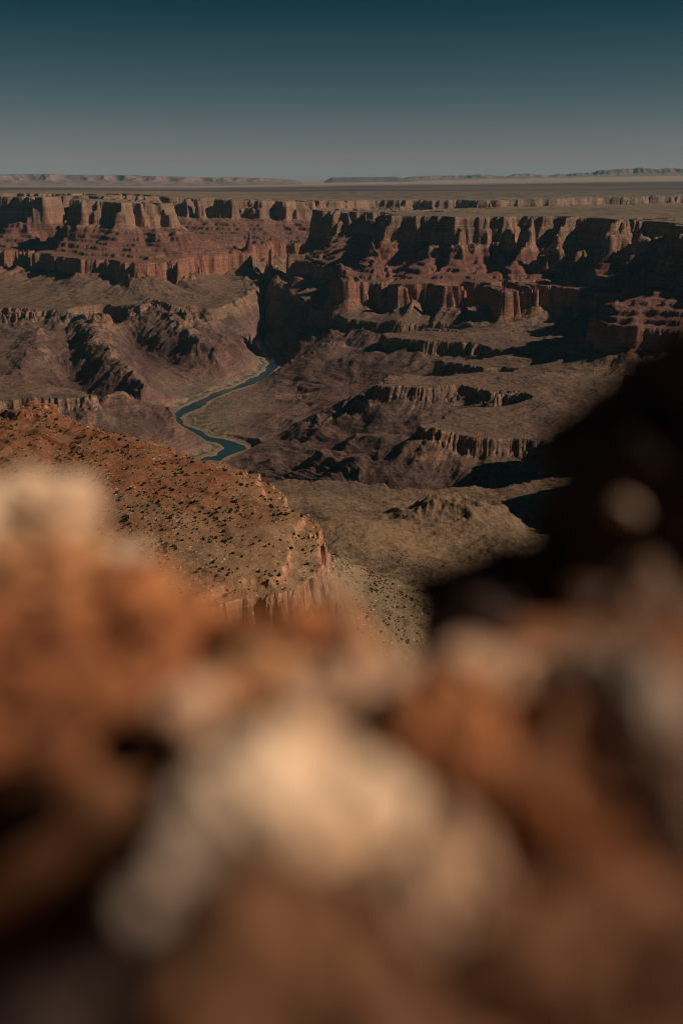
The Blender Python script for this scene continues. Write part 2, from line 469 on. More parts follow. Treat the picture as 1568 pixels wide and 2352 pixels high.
    for bx0, by0, br, bt in ((1190, 3060, 270, 690), (1430, 3760, 340, 730)):        # red headlands at the right
        D = br - np.hypot(x - bx0, y - by0) + ridged(x, y, 260, 2, 195) * 45 + ridged(x, y, 80, 3, 197) * 14
        zz = 300 + (bt - 300) * (.38 * np.clip((D + 220) / 220, 0, 1) ** 1.3 + .55 * cliff(D - 20, 40)) + .12 * np.clip(D - 40, 0, None)
        z = np.where(D > -210, np.maximum(z, zz), z)
        hard = np.maximum(hard, sstep(-200, -120, D))
    r = np.hypot(x, y)
    w = sstep(14500, 21000, r) * sstep(2.98, 3.15, p)
    z = z * (1 - w) + plain(x, y) * w
    lim = 1424 - 0.49 * r + fbm(x, y, 140, 4, 121) * 14
    z = np.where(r < 1750, np.minimum(z, lim), np.where((r < 2000) & (x < 900), np.minimum(z, lim + 0.7 * (r - 1750)), z))
    return z, p, hard


def plain(x, y):
    r = np.hypot(x, y); t = np.clip(x / np.maximum(y, 1), -0.6, 0.6)
    rise = np.clip((r - 24000) / 36000, 0, 1.2)
    base = 1122 + 70 * sstep(-0.02, -0.3, t) - 135 * sstep(15000, 36000, r) * sstep(0.05, -0.2, t)
    return base + rise * (15 + 305 * sstep(-0.02, 0.36, t)) + fbm(x, y, 2600, 4, 171) * 9 + fbm(x, y / 2, 700, 3, 175) * 3


# ------------------------------------------------------------------ mesh from arrays
def grid_mesh(name, X, Y, Z, attrs=None, mask=None, smooth=True):
    nr, nc = X.shape
    idx = np.arange(nr * nc).reshape(nr, nc)
    quads = np.stack([idx[:-1, :-1], idx[:-1, 1:], idx[1:, 1:], idx[1:, :-1]], -1).reshape(-1, 4)
    if mask is not None:
        quads = quads[mask.reshape(-1)]
    used = np.unique(quads)
    remap = np.full(nr * nc, -1); remap[used] = np.arange(len(used))
    quads = remap[quads]
    co = np.stack([X.ravel()[used], Y.ravel()[used], Z.ravel()[used]], -1).astype(np.float32)
    me = bpy.data.meshes.new(name)
    me.vertices.add(len(co)); me.vertices.foreach_set('co', co.ravel())
    me.loops.add(quads.size); me.loops.foreach_set('vertex_index', quads.ravel().astype(np.int32))
    me.polygons.add(len(quads))
    me.polygons.foreach_set('loop_start', np.arange(0, quads.size, 4, dtype=np.int32))
    me.polygons.foreach_set('use_smooth', np.full(len(quads), smooth))
    for k, a in (attrs or {}).items():
        at_ = me.attributes.new(k, 'FLOAT', 'POINT')
        at_.data.foreach_set('value', a.ravel()[used].astype(np.float32))
    me.update(calc_edges=True)
    return me


def link(name, me, mat=None, parent=None, **props):
    o = bpy.data.objects.new(name, me)
    C.objects.link(o)
    if mat:
        me.materials.append(mat)
    if parent:
        o.parent = parent
    for k, v in props.items():
        o[k] = v
    return o


# ------------------------------------------------------------------ materials
class NT:
    def __init__(self, name):
        self.m = bpy.data.materials.new(name)
        self.m.use_nodes = True
        self.t = self.m.node_tree
        self.b = self.t.nodes['Principled BSDF']
        self.b.inputs['Specular IOR Level'].default_value = 0.15
        self.b.inputs['Roughness'].default_value = 0.95

    def n(self, typ, **kw):
        x = self.t.nodes.new('ShaderNode' + typ)
        for k, v in kw.items():
            setattr(x, k, v)
        return x

    def l(self, a, b):
        self.t.links.new(a, b)

    def val(self, x, sock):
        if isinstance(x, (int, float)):
            sock.default_value = x
        elif isinstance(x, tuple):
            sock.default_value = x if len(x) == len(sock.default_value) else x + (1,)
        else:
            self.l(x, sock)

    def math(self, op, a, b=0.0, c=None, clamp=False):
        x = self.n('Math', operation=op, use_clamp=clamp)
        self.val(a, x.inputs[0]); self.val(b, x.inputs[1])
        if c is not None:
            self.val(c, x.inputs[2])
        return x.outputs[0]

    def attr(self, name):
        return self.n('Attribute', attribute_name=name).outputs['Fac']

    def coord(self, scale=(1, 1, 1)):
        g = self.n('NewGeometry')
        m = self.n('Mapping'); m.inputs['Scale'].default_value = scale
        self.l(g.outputs['Position'], m.inputs['Vector'])
        return m.outputs[0]

    def noise(self, vec, scale, detail=4, rough=0.55):
        x = self.n('TexNoise'); x.inputs['Scale'].default_value = scale
        x.inputs['Detail'].default_value = detail; x.inputs['Roughness'].default_value = rough
        self.l(vec, x.inputs['Vector'])
        return x.outputs['Fac']

    def ramp(self, fac, stops, interp='LINEAR'):
        x = self.n('ValToRGB'); r = x.color_ramp; r.interpolation = interp
        while len(r.elements) < len(stops):
            r.elements.new(0.5)
        for e, (pos, col) in zip(r.elements, stops):
            e.position = pos; e.color = tuple(col) + (1,) if len(col) == 3 else col
        self.l(fac, x.inputs[0])
        return x.outputs[0]

    def mix(self, fac, a, b, blend='MIX'):
        x = self.n('Mix', data_type='RGBA', blend_type=blend)
        self.val(fac, x.inputs[0]); self.val(a, x.inputs[6]); self.val(b, x.inputs[7])
        return x.outputs[2]

    def mapr(self, v, a, b, c=0.0, d=1.0, smooth=False):
        x = self.n('MapRange')
        if smooth:
            x.interpolation_type = 'SMOOTHSTEP'
        self.val(v, x.inputs[0])
        for i, k in enumerate((a, b, c, d)):
            x.inputs[i + 1].default_value = k
        return x.outputs[0]

    def bump(self, h, strength, dist):
        x = self.n('Bump'); x.inputs['Strength'].default_value = strength; x.inputs['Distance'].default_value = dist
        self.l(h, x.inputs['Height']); self.l(x.outputs[0], self.b.inputs['Normal'])

    def base(self, c):
        self.val(c, self.b.inputs['Base Color'])


def canyon_material():
    s = NT('canyon_rock')
    hard = s.attr('hard')
    strat = s.attr('strat')
    pos = s.coord()
    wob = s.noise(pos, 0.006, 3)
    st = s.math('ADD', strat, s.math('MULTIPLY', s.math('SUBTRACT', wob, 0.5), 40))
    fac = s.math('DIVIDE', st, 1200)
    R = lambda z, c: (z / 1200.0, c)
    rock = s.ramp(fac, [R(0, (.17, .115, .080)), R(30, (.145, .078, .058)), R(150, (.125, .068, .052)), R(225, (.100, .060, .045)), R(262, (.165, .098, .066)), R(345, (.18, .106, .068)),
                        R(380, (.17, .108, .070)), R(400, (.19, .103, .066)), R(470, (.20, .092, .058)), R(590, (.205, .095, .058)), R(620, (.145, .062, .043)), R(700, (.13, .056, .040)),
                        R(800, (.13, .055, .040)), R(835, (.205, .115, .073)), R(930, (.215, .122, .078)), R(960, (.165, .095, .063)), R(1010, (.195, .117, .078)), R(1085, (.185, .117, .078)), R(1150, (.16, .115, .08))])
    talus = s.ramp(fac, [R(0, (.19, .135, .092)), R(40, (.130, .080, .058)), R(120, (.080, .042, .033)), R(230, (.080, .048, .036)), R(330, (.108, .068, .046)), R(400, (.118, .074, .050)), R(520, (.125, .070, .045)),
                         R(640, (.125, .062, .044)), R(800, (.125, .061, .043)), R(900, (.19, .115, .075)), R(1060, (.16, .115, .078)), R(1150, (.125, .10, .07))])
    nz = s.n('NewGeometry')
    sep = s.n('SeparateXYZ'); s.l(nz.outputs['Normal'], sep.inputs[0])
    n1 = s.noise(pos, 0.02, 5, 0.6)
    steep = s.mapr(s.math('ADD', sep.outputs[2], s.math('MULTIPLY', s.math('SUBTRACT', n1, 0.5), 0.25)), 0.66, 0.80, 0, 1, True)
    col = s.mix(steep, rock, talus)
    col = s.mix(hard, s.mix(n1, (.17, .108, .062, 1), (.115, .077, .045, 1)), col)
    # bedding
    bed_v = s.n('CombineXYZ')
    s.l(s.math('MULTIPLY', st, 0.11), bed_v.inputs[2])
    sp = s.n('SeparateXYZ'); s.l(pos, sp.inputs[0])
    s.l(s.math('MULTIPLY', sp.outputs[0], 0.0009), bed_v.inputs[0]); s.l(s.math('MULTIPLY', sp.outputs[1], 0.0009), bed_v.inputs[1])
    bed = s.noise(bed_v.outputs[0], 1.0, 4, 0.7)
    bedc = s.mapr(s.math('ADD', 0.5, s.math('MULTIPLY', s.math('SUBTRACT', bed, 0.5), hard)), 0.3, 0.7, 0.62, 1.32)
    col = s.mix(s.mapr(sep.outputs[2], 0.80, 0.98, 1.0, 0.4), col, s.mix(1.0, col, bedc, 'MULTIPLY'))
    # vertical streaks and patches
    streak = s.noise(s.coord((0.03, 0.03, 0.0025)), 1.0, 4, 0.65)
    col = s.mix(s.math('MULTIPLY', s.mapr(sep.outputs[2], 0.45, 0.75, 0.75, 0.0), hard), col, s.mix(1.0, col, s.mapr(streak, 0.3, 0.7, 0.7, 1.3), 'MULTIPLY'))
    patch = s.noise(pos, 0.0035, 5, 0.6)
    col = s.mix(1.0, col, s.ramp(patch, [(0.3, (.74, .78, .82)), (0.5, (1, 1, 1)), (0.7, (1.24, 1.15, 1.05))]), 'MULTIPLY')
    fine = s.noise(pos, 0.07, 4, 0.7)
    col = s.mix(1.0, col, s.mapr(fine, 0.28, 0.72, 0.52, 1.48), 'MULTIPLY')
    vb = s.n('TexVoronoi'); vb.inputs['Scale'].default_value = 0.06; s.l(pos, vb.inputs['Vector'])
    bo = s.math('MULTIPLY', s.mapr(vb.outputs['Distance'], 0.14, 0.26, 1, 0), s.mapr(s.noise(pos, 0.0045, 4, .6), 0.47, 0.58, 0, 0.85))
    col = s.mix(bo, col, s.mix(1.0, col, (1.75, 1.65, 1.55, 1), 'MULTIPLY'))
    # scrub specks on gentle ground
    vo = s.n('TexVoronoi'); vo.inputs['Scale'].default_value = 0.045; s.l(pos, vo.inputs['Vector'])
    speck = s.math('MULTIPLY', s.mapr(vo.outputs['Distance'], 0.16, 0.26, 1, 0), s.mapr(sep.outputs[2], 0.8, 0.93, 0, 0.8))
    speck = s.math('MULTIPLY', speck, s.mapr(n1, 0.45, 0.6, 0, 1))
    col = s.mix(speck, col, (.045, .045, .03, 1))
    # dark woodland patches on the plateau tops
    wood = s.math('MULTIPLY', s.mapr(strat, 1085, 1100, 0, 1), s.mapr(s.noise(s.coord((0.004, 0.0016, 0)), 1.0, 6, 0.7), 0.46, 0.60, 0, 0.75))
    col = s.mix(s.math('MULTIPLY', wood, s.mapr(sep.outputs[2], 0.9, 0.97, 0, 1)), col, (.042, .036, .026, 1))
    # willows along the water
    veg = s.math('MULTIPLY', s.mapr(strat, 5, 22, 1, 0), s.mapr(s.noise(pos, 0.016, 5, 0.65), 0.45, 0.54, 0, 0.9))
    veg = s.math('MULTIPLY', veg, s.mapr(strat, 1.7, 2.2, 0, 1))
    col = s.mix(veg, col, (.050, .052, .028, 1))
    s.base(col)
    h = s.math('ADD', s.math('MULTIPLY', fine, 9.0), s.math('MULTIPLY', streak, 8.0))
    h = s.math('ADD', h, s.math('MULTIPLY', s.math('MULTIPLY', bed, hard), 7.0))
    s.bump(h, 0.55, 1.0)
    return s.m


M_CANYON = canyon_material()

# ------------------------------------------------------------------ the canyon
DET = 1.3


def radial(segs):
    out = []
    for a, b, k in segs:
        n = int(math.log(b / a) / (k / DET))
        out.append(a * np.exp(np.arange(n) / n * math.log(b / a)))
    out.append(np.array([segs[-1][1]]))
    return np.concatenate(out)


az = np.radians(np.concatenate([np.arange(-34, -20.6, 0.35 / DET), np.arange(-20.5, 20.5, 0.056 / DET), np.arange(20.6, 52, 0.30 / DET)]))
rr = radial([(60, 900, .05), (900, 3000, .0033), (3000, 5200, .0017), (5200, 11500, .00115), (11500, 16000, .0016), (16000, 21500, .006)])
RR, AZ = np.meshgrid(rr, az, indexing='ij')
X = RR * np.sin(AZ); Y = RR * np.cos(AZ)
Z, PP, HARD = terrain(X, Y)
# river channel
rp = densify([p for p in river], 25)
rp = rp[np.concatenate([[True], np.hypot(*np.diff(rp, axis=0).T) > 1])]
ri = (rp[:, 1] > 3500) & (rp[:, 1] < 15000)
rp = rp[ri]
near = np.full(X.shape, 9e9, np.float32)
low = np.where((samp(PG, X, Y) < 0.35))
xs, ys = X[low], Y[low]
dmin = np.full(xs.shape, 9e9)
for k in range(len(rp)):
    dmin = np.minimum(dmin, (xs - rp[k, 0]) ** 2 + (ys - rp[k, 1]) ** 2)
near[low] = np.sqrt(dmin)
bank = near + fbm(X, Y, 160, 3, 151) * 28 + fbm(X, Y, 620, 2, 153) * 34
RW = 47
Z = np.where(near < 600, np.where(bank < RW, -4 + 0.05 * (bank - RW), np.minimum(Z, np.maximum(1.5, (bank - RW) * 0.06 + np.maximum(bank - RW - 60, 0) * 0.9)) * 1.0 + 0.2), Z)
print('heights', round(time.time() - T0, 1), X.shape, Z.min(), Z.max())
bx_, by_ = at(462, 1041, 0)                      # a sand bar in the lower bend
sb = 1 - ((X - bx_ + 0.25 * (Y - by_)) / 95) ** 2 - ((Y - by_) / 70) ** 2 + 0.5 * fbm(X, Y, 60, 2, 155)
Z = np.where(sb > 0, np.maximum(Z, np.minimum(sb * 4, 1.6)), Z)
STR = Z / kfac(X)
c4 = lambda A: 0.25 * (A[:-1, :-1] + A[1:, 1:] + A[:-1, 1:] + A[1:, :-1])
fx, fy, fp, fh = c4(X), c4(Y), c4(samp(PG, X, Y)), c4(HARD)
slope_m = (fh < 0.5) & (fy < 4200)
high = (fp > 1.55) & ~slope_m
gorge_y = np.interp(fx, [-700, 500, 2500, 5000, 9000], [12300, 12450, 13600, 15300, 17700])
m_far = high & (((fx > -900) & (fy > gorge_y)) | ((fx <= -900) & (fy > 12500 + 0.0 * fx)))
m_butte = high & ~m_far & (fx < -700) & (fy > 7000)
m_prom = high & ~m_far & (fx > 500) & (fy < 6750)
m_wall = high & ~m_far & ~m_butte & ~m_prom
m_floor = ~high & ~slope_m
for nm, mk, lb in (('canyon_floor', m_floor, 'red brown canyon floor with ledges and gullied slopes beside the river'),
                   ('butte', m_butte, 'broad layered butte with a pale cap and red cliffs, left of the river'),
                   ('canyon_wall', m_wall, 'tall shadowed canyon wall with a flat rim, right of the river'),
                   ('promontory', m_prom, 'red cliffed promontory reaching in from the right'),
                   ('far_rim', m_far, 'pale far rim cliffs along the edge of the plain'),
                   ('hillside', slope_m, 'scrubby tan hillside below the viewpoint')):
    if mk.any():
        link(nm, grid_mesh(nm, X, Y, Z, {'strat': STR, 'hard': HARD}, mk), M_CANYON, kind='structure', label=lb)
print('mesh', round(time.time() - T0, 1))

# river surface
sw = NT('river_water')
sw.base(sw.mix(sw.noise(sw.coord((.004, .004, 0)), 1.0, 4), (.006, .022, .026, 1), (.020, .058, .060, 1))); sw.b.inputs['Roughness'].default_value = 0.22; sw.b.inputs['Specular IOR Level'].default_value = 0.4
sw.bump(sw.noise(sw.coord(), 0.08, 4), 0.25, 1.0)
wx, wy = np.meshgrid(np.linspace(-7000, 1500, 60), np.linspace(3300, 15500, 80))
link('river', grid_mesh('river', wx, wy, np.zeros_like(wx)), sw.m, kind='structure', label='dark green river winding along the canyon floor')

# ------------------------------------------------------------------ the desert plain beyond the rim
sp_ = NT('desert_plain')
v_ = sp_.coord((0.00005, 0.00035, 0))
b_ = sp_.noise(v_, 1.0, 6, 0.6)
pc = sp_.ramp(b_, [(0.30, (.036, .026, .024)), (0.47, (.062, .042, .036)), (0.58, (.115, .078, .060)), (0.7, (.09, .059, .048))])
f_ = sp_.noise(sp_.coord((0.0012, 0.002, 0)), 1.0, 6, 0.65)
pc = sp_.mix(1.0, pc, sp_.mapr(f_, 0.3, 0.7, 0.7, 1.3), 'MULTIPLY')
# a broad pale belt of bare ground far out
sx = sp_.n('SeparateXYZ'); sp_.l(sp_.coord(), sx.inputs[0])
belt = sp_.mapr(sp_.math('ADD', sx.outputs[1], sp_.math('MULTIPLY', sp_.math('SUBTRACT', f_, 0.5), 9000)), 33000, 42000, 0, 1, True)
pc = sp_.mix(sp_.math('MULTIPLY', belt, 0.85), pc, sp_.mix(b_, (.26, .185, .135, 1), (.33, .24, .18, 1)))
sp_.base(pc)
azp = np.radians(np.arange(-44, 56, 0.12)); rp_ = radial([(21300, 90000, .008)])
R2, A2 = np.meshgrid(rp_, azp, indexing='ij')
PX, PY = R2 * np.sin(A2), R2 * np.cos(A2)
link('desert_plain', grid_mesh('desert_plain', PX, PY, plain(PX, PY) - 0.5), sp_.m, kind='structure', label='wide brown desert plain stretching to the horizon')


def far_range(name, label, prof, r0, depth, slope_frac, rag, mat, seed, mats=None):
    """a far line of cliffs: prof gives the skyline as seen, r0 its distance"""
    us = np.array([p[0] for p in prof]); vs = np.array([p[1] for p in prof])
    uu = np.arange(us[0], us[-1], 0.5)
    top_v = np.interp(uu, us, vs)
    a = np.arctan((uu - 784) / F / 1.02)
    rrw = r0 + np.concatenate([np.linspace(-depth * 2.2, -depth * .55, 14, endpoint=False), np.linspace(-depth * .55, depth * .75, 46), np.linspace(depth, depth * 5, 5)])
    RR2, AA = np.meshgrid(rrw, a, indexing='ij')
    x, y = RR2 * np.sin(AA), RR2 * np.cos(AA)
    ztop = CAM_Z - r0 * np.tan(PITCH + np.arctan((top_v - 1176) / F))[None, :] + fbm(x, y, 700, 3, seed) * rag
    ground = plain(x, y)
    q = (RR2 - r0) + ridged(x, y, 2300, 3, seed + 3) * depth * 0.42
    zz = slope_frac * np.clip((q + depth) / (depth * .95), 0, 1) ** 1.4 + (1 - slope_frac) * cliff(q - depth * .1, depth * .3)
    z = ground - 3 + np.maximum(ztop - ground, -2) * zz
    me = grid_mesh(name, x, y, z)
    return link(name, me, mat, kind='structure', label=label)


def far_mat(name, a, b):
    s = NT(name)
    n = s.noise(s.coord((0.002, 0.002, 0.012)), 1.0, 5, 0.65)
    s.base(s.ramp(n, [(0.3, a), (0.7, b)]))
    return s.m


far_range('distant_cliffs', 'pale pink line of far cliffs on the horizon at left',
          [(-260, 404), (-100, 402), (0, 402), (60, 400.5), (130, 399.5), (150, 400), (200, 402), (330, 402), (345, 404), (420, 405.5), (500, 408), (560, 408), (640, 411), (680, 415), (700, 421)],
          47000, 2600, .45, 30, far_mat('far_pink_rock', (.12, .088, .08), (.22, .155, .13)), 301)
far_range('distant_mesa', 'dark flat topped mesa standing alone on the horizon',
          [(738, 421), (748, 417.5), (760, 409.5), (766, 408), (800, 407.3), (860, 406.8), (880, 406.5), (895, 406), (905, 405.5), (912, 407.5), (925, 411), (950, 416), (975, 419)],
          56000, 2300, .75, 10, far_mat('far_mesa_rock', (.085, .065, .055), (.13, .10, .08)), 321)
far_range('distant_ridge', 'rugged dark ridge on the horizon at right',
          [(915, 413), (935, 406), (985, 404.5), (1040, 404), (1085, 401.5), (1110, 401), (1122, 404.5), (1150, 405.5), (1165, 401), (1180, 399), (1200, 400), (1240, 404), (1265, 400), (1285, 401),
           (1310, 397.5), (1340, 396.5), (1352, 392.5), (1400, 389), (1445, 386.5), (1480, 389), (1500, 388), (1568, 388), (1700, 384), (1900, 386)],
          64000, 2600, .35, 70, far_mat('far_ridge_rock', (.12, .085, .07), (.19, .135, .11)), 341)
print('far', round(time.time() - T0, 1))

# ------------------------------------------------------------------ the near mesa below the viewpoint
MESA = [at(u, v, 1045) for u, v in [(-500, 1420), (200, 1390), (420, 1352), (485, 1340), (576, 1312), (640, 1308), (676, 1300), (684, 1278), (700, 1240), (719, 1200), (722, 1182), (704, 1160), (664, 1124), (642, 1094), (592, 1067), (522, 1053),
                                    (440, 1042), (398, 1030), (330, 1012), (250, 1000), (190, 985), (100, 965), (0, 968), (-200, 975), (-500, 990)]]


def mesa_dist(x, y):
    """signed distance to the mesa rim, positive inside"""
    d = np.full(x.shape, 1e9); ins = np.zeros(x.shape, bool)
    n = len(MESA)
    for i in range(n):
        ax, ay = MESA[i]; bx, by = MESA[(i + 1) % n]
        ex, ey = bx - ax, by - ay
        t = np.clip(((x - ax) * ex + (y - ay) * ey) / (ex * ex + ey * ey), 0, 1)
        d = np.minimum(d, np.hypot(x - ax - t * ex, y - ay - t * ey))
        c = ((ay > y) != (by > y)) & (x < ex * (y - ay) / (ey if abs(ey) > 1e-9 else 1e-9) + ax)
        ins ^= c
    return np.where(ins, d, -d)


HX, HY = at(95, 950, 1060)


def mesa_height(x, y):
    D = mesa_dist(x, y)
    flute = ridged(x, y, 46, 3, 201) * 7 + ridged(x, y, 130, 2, 205) * 10 + fbm(x, y, 300, 2, 207) * 14
    q = D + flute
    tn = fbm(x, y, 9, 3, 211)
    top = 1043 + 0.028 * (950 - y) * 0 + fbm(x, y, 420, 4, 221) * 14 + fbm(x, y, 90, 4, 223) * 4.5 + ridged(x, y, 170, 4, 227) * 4.5
    top = top + 0.020 * (x + 50) - 10 * sstep(60, 0, q)
    hd = np.hypot(x - HX, (y - HY) * 0.9)
    hill = np.clip(1 - hd / 620, 0, 1)
    top = top + 52 * hill ** 2.0 * (0.8 + 0.2 * ridged(x, y, 110, 3, 231)) + 9 * sstep(38, 14, hd + tn * 8) + 5 * sstep(64, 52, hd + tn * 14)
    # low ledges that cross the bench
    lam = y * 0.9 + x * 0.35 + fbm(x, y, 260, 3, 241) * 110
    step = lam / 62.0
    fr = step - np.floor(step)
    top = top + (sstep(0.80, 1.0, fr) - fr) * 3.2 * sstep(-0.25, 0.25, fbm(x, y, 150, 2, 243) + 0.05)
    bl = ridged(x, y, 17, 3, 215) * 3.2 + np.round(2.2 * fbm(x, y, 24, 2, 217)) * 2.4      # blocky joints
    depth = 34 * cliff(-q - 4 + tn * 2 + bl, 7) + 44 * cliff(-q - 15 + tn * 2 + bl * 1.2, 9) + 0.66 * np.clip(-q - 20, 0, None) + 7 * cliff(-q + 20, 8)
    top = top + tn * 0.9 + fbm(x, y, 26, 2, 245) * 1.6
    return np.where(D > -900, top - depth, 100.0), q


azm = np.radians(np.concatenate([np.arange(-25, 2.5, 0.042 / DET), np.arange(2.5, 18, 0.07)]))
rm = radial([(640, 1750, .00115)])
R3, A3 = np.meshgrid(rm, azm, indexing='ij')
MX, MY = R3 * np.sin(A3), R3 * np.cos(A3)
MZ, MQ = mesa_height(MX, MY)
hidden = (MZ < 620)
fm = ~(hidden[:-1, :-1] & hidden[1:, 1:])
sm = NT('red_bench_soil')
pos = sm.coord()
redness = sm.attr('red')
nn = sm.noise(pos, 0.012, 6, 0.62)
ff = sm.noise(pos, 0.42, 6, 0.78)
soil = sm.mix(sm.math('ADD', redness, sm.math('MULTIPLY', sm.math('SUBTRACT', nn, 0.5), 2.2), clamp=True), (.27, .165, .088, 1), (.215, .083, .038, 1))
soil = sm.mix(sm.mapr(sm.noise(pos, 0.03, 5, 0.6), 0.50, 0.66, 0, 0.75), soil, (.15, .10, .058, 1))
soil = sm.mix(1.0, soil, sm.mapr(ff, 0.28, 0.72, 0.55, 1.45), 'MULTIPLY')
g_ = sm.n('NewGeometry'); se = sm.n('SeparateXYZ'); sm.l(g_.outputs['Normal'], se.inputs[0])
sz = sm.n('SeparateXYZ'); sm.l(pos, sz.inputs[0])
strk = sm.noise(sm.coord((.12, .12, .02)), 1.0, 5, 0.65)
face = sm.ramp(strk, [(0.3, (.30, .125, .06)), (0.5, (.42, .21, .11)), (0.68, (.54, .34, .20))])
beds = sm.n('CombineXYZ'); sm.l(sm.math('MULTIPLY', sz.outputs[2], .16), beds.inputs[2]); sm.l(sm.math('MULTIPLY', sz.outputs[0], .004), beds.inputs[0])
bb = sm.noise(beds.outputs[0], 1.0, 4, 0.7)
face = sm.mix(1.0, face, sm.mapr(bb, .3, .7, .55, 1.3), 'MULTIPLY')
mc = sm.mix(sm.mapr(sm.math('ADD', se.outputs[2], sm.math('MULTIPLY', sm.math('SUBTRACT', ff, .5), .3)), .52, .74, 0, 1, True), face, soil)
mc = sm.mix(sm.attr('talus'), mc, sm.mix(1.0, sm.mix(nn, (.20, .135, .075, 1), (.145, .105, .06, 1)), sm.mapr(ff, 0.28, 0.72, 0.55, 1.45), 'MULTIPLY'))
# pale broken stone in patches
vo = sm.n('TexVoronoi'); vo.inputs['Scale'].default_value = 0.16; sm.l(pos, vo.inputs['Vector'])
st_ = sm.math('MULTIPLY', sm.mapr(vo.outputs['Distance'], .18, .30, 1, 0), sm.mapr(sm.noise(pos, .018, 4, .6), .48, .62, 0, .75))
mc = sm.mix(st_, mc, (.52, .36, .23, 1))
sm.base(mc)
sm.bump(sm.math('ADD', sm.math('MULTIPLY', ff, 3.2), sm.math('MULTIPLY', st_, 0.8)), 0.8, 1.0)
hd = np.hypot(MX - HX, MY - HY)
RED = np.clip(0.95 * sstep(820, 250, hd) + 0.12, 0, 1)
link('mesa', grid_mesh('mesa', MX, MY, MZ, {'red': RED, 'talus': sstep(-26, -60, MQ)}, fm), sm.m, kind='structure', label='sunlit orange bench dotted with shrubs, ending in a pale cliff')
print('mesa', round(time.time() - T0, 1))

# ------------------------------------------------------------------ scrub and stones on the bench and the slope beside it
rng = random.Random(7)
sh = NT('juniper_scrub')
sh.base(sh.mix(sh.noise(sh.coord(), 1.3, 3), (.028, .032, .015, 1), (.075, .070, .034, 1)))


def shrub_mesh(name, seed, n=110):
    r = random.Random(seed)
    bm = bmesh.new()
    for i in range(n):                                   # leaf clumps spread through a rounded crown
        a, e = r.uniform(0, 2 * math.pi), r.random() ** 0.6
        rad_ = 0.5 * r.uniform(0.35, 1.0) * (1 - 0.35 * e)
        c = Vector((math.cos(a) * rad_, math.sin(a) * rad_, 0.08 + 0.62 * e * r.uniform(.6, 1.05)))
        d1 = Vector((r.gauss(0, 1), r.gauss(0, 1), r.gauss(0, 1))).normalized(); d2 = d1.cross(Vector((r.gauss(0, 1), r.gauss(0, 1), r.gauss(0, 1)))).normalized()
        k = r.uniform(.12, .23)
        vs = [bm.verts.new(c + d1 * k * p + d2 * k * q) for p, q in ((-1, -.4), (.2, -1), (1, .3), (-.2, .9))]
        bm.faces.new(vs)
    for i in range(5):                                   # stems
        a = r.uniform(0, 6.28)
        tip = Vector((math.cos(a) * .22, math.sin(a) * .22, .4)); s_ = Vector((-math.sin(a), math.cos(a), 0)) * .03
        bm.faces.new([bm.verts.new(v) for v in (Vector((0, 0, -.15)) + s_, Vector((0, 0, -.15)) - s_, tip)])
    me = bpy.data.meshes.new(name); bm.to_mesh(me); bm.free()
    me.materials.append(sh.m)
    return me


def project(x, y, z):
    dz = z - CAM_Z
    dep = y * cP - dz * sP
    return 784 + F * x / dep, 1176 - F * (y * sP + dz * cP) / dep, dep


N0 = 42000
cx = np.array([rng.uniform(-560, 330) if k % 5 else rng.uniform(-60, 420) for k in range(N0)]); cy = np.array([rng.uniform(640, 1720) if k % 5 else rng.uniform(1300, 2500) for k in range(N0)])
cz, cq = mesa_height(cx, cy)
tz, _, _ = terrain(cx, cy)
cz = np.maximum(cz, tz)
dens = 0.40 + 1.0 * fbm(cx, cy, 130, 3, 251) + 1.1 * fbm(cx, cy, 36, 3, 253)
dens = np.where(cq < -40, dens * 1.5, dens)
keep = (np.array([rng.random() for _ in range(N0)]) < dens) & ((cq > 3) | (cq < -40))
pu, pv, pd = project(cx, cy, cz)
keep &= (pu > -60) & (pu < 1020) & (pv > 930) & (pv < 1480)
eps = 2.0
mzx = mesa_height(cx + eps, cy)[0] - mesa_height(cx - eps, cy)[0]; mzy = mesa_height(cx, cy + eps)[0] - mesa_height(cx, cy - eps)[0]
ii = np.where(keep)[0]
size = {i: max(0.7, min(4.8, rng.lognormvariate(0.48, 0.55))) * (0.75 if cq[i] < 0 else 1) for i in ii}


def covered(i):
    """does the blurred foreground stand before this spot"""
    line = np.interp(pu[i], [-60, 215, 260, 340, 460, 780, 870, 960], [1085, 1095, 1210, 1310, 1330, 1350, 1450, 1470])
    return pv[i] > line


vis = sorted([i for i in ii if not covered(i)], key=lambda i: -size[i] / pd[i])
print('shrubs in view', len(vis), 'of', len(ii))
shr = [shrub_mesh('shrub', 100 + k) for k in range(6)]
for n_, i in enumerate(vis[:300]):
    o = bpy.data.objects.new('shrub', shr[n_ % 6]); C.objects.link(o)
    o.location = (cx[i], cy[i], cz[i] - 0.05 * size[i]); k = size[i]
    o.scale = (k, k * rng.uniform(.8, 1.15), k * rng.uniform(.75, 1.1)); o.rotation_euler = (0, 0, rng.uniform(0, 6.28))
    o['label'] = 'small dark green shrub dotted over the sunlit orange bench'
    o['category'] = 'shrub'; o['group'] = 'larger shrubs scattered over the orange bench'
rest = vis[300:] + [i for i in ii if covered(i)]


def scatter(name, items, mat, label):
    """many small copies joined in one mesh: items = (mesh verts, faces, location, scale, angle)"""
    V, Fc, base = [], [], 0
    for vs, fs, loc, sc, an in items:
        c, s_ = math.cos(an), math.sin(an)
        w = np.stack([(vs[:, 0] * c - vs[:, 1] * s_) * sc[0], (vs[:, 0] * s_ + vs[:, 1] * c) * sc[1], vs[:, 2] * sc[2]], 1) + np.array(loc)
        V.append(w); Fc += [[j + base for j in f] for f in fs]; base += len(vs)
    me = bpy.data.meshes.new(name)
    me.from_pydata(np.concatenate(V).tolist(), [], Fc)
    return link(name, me, mat, kind='stuff', label=label)


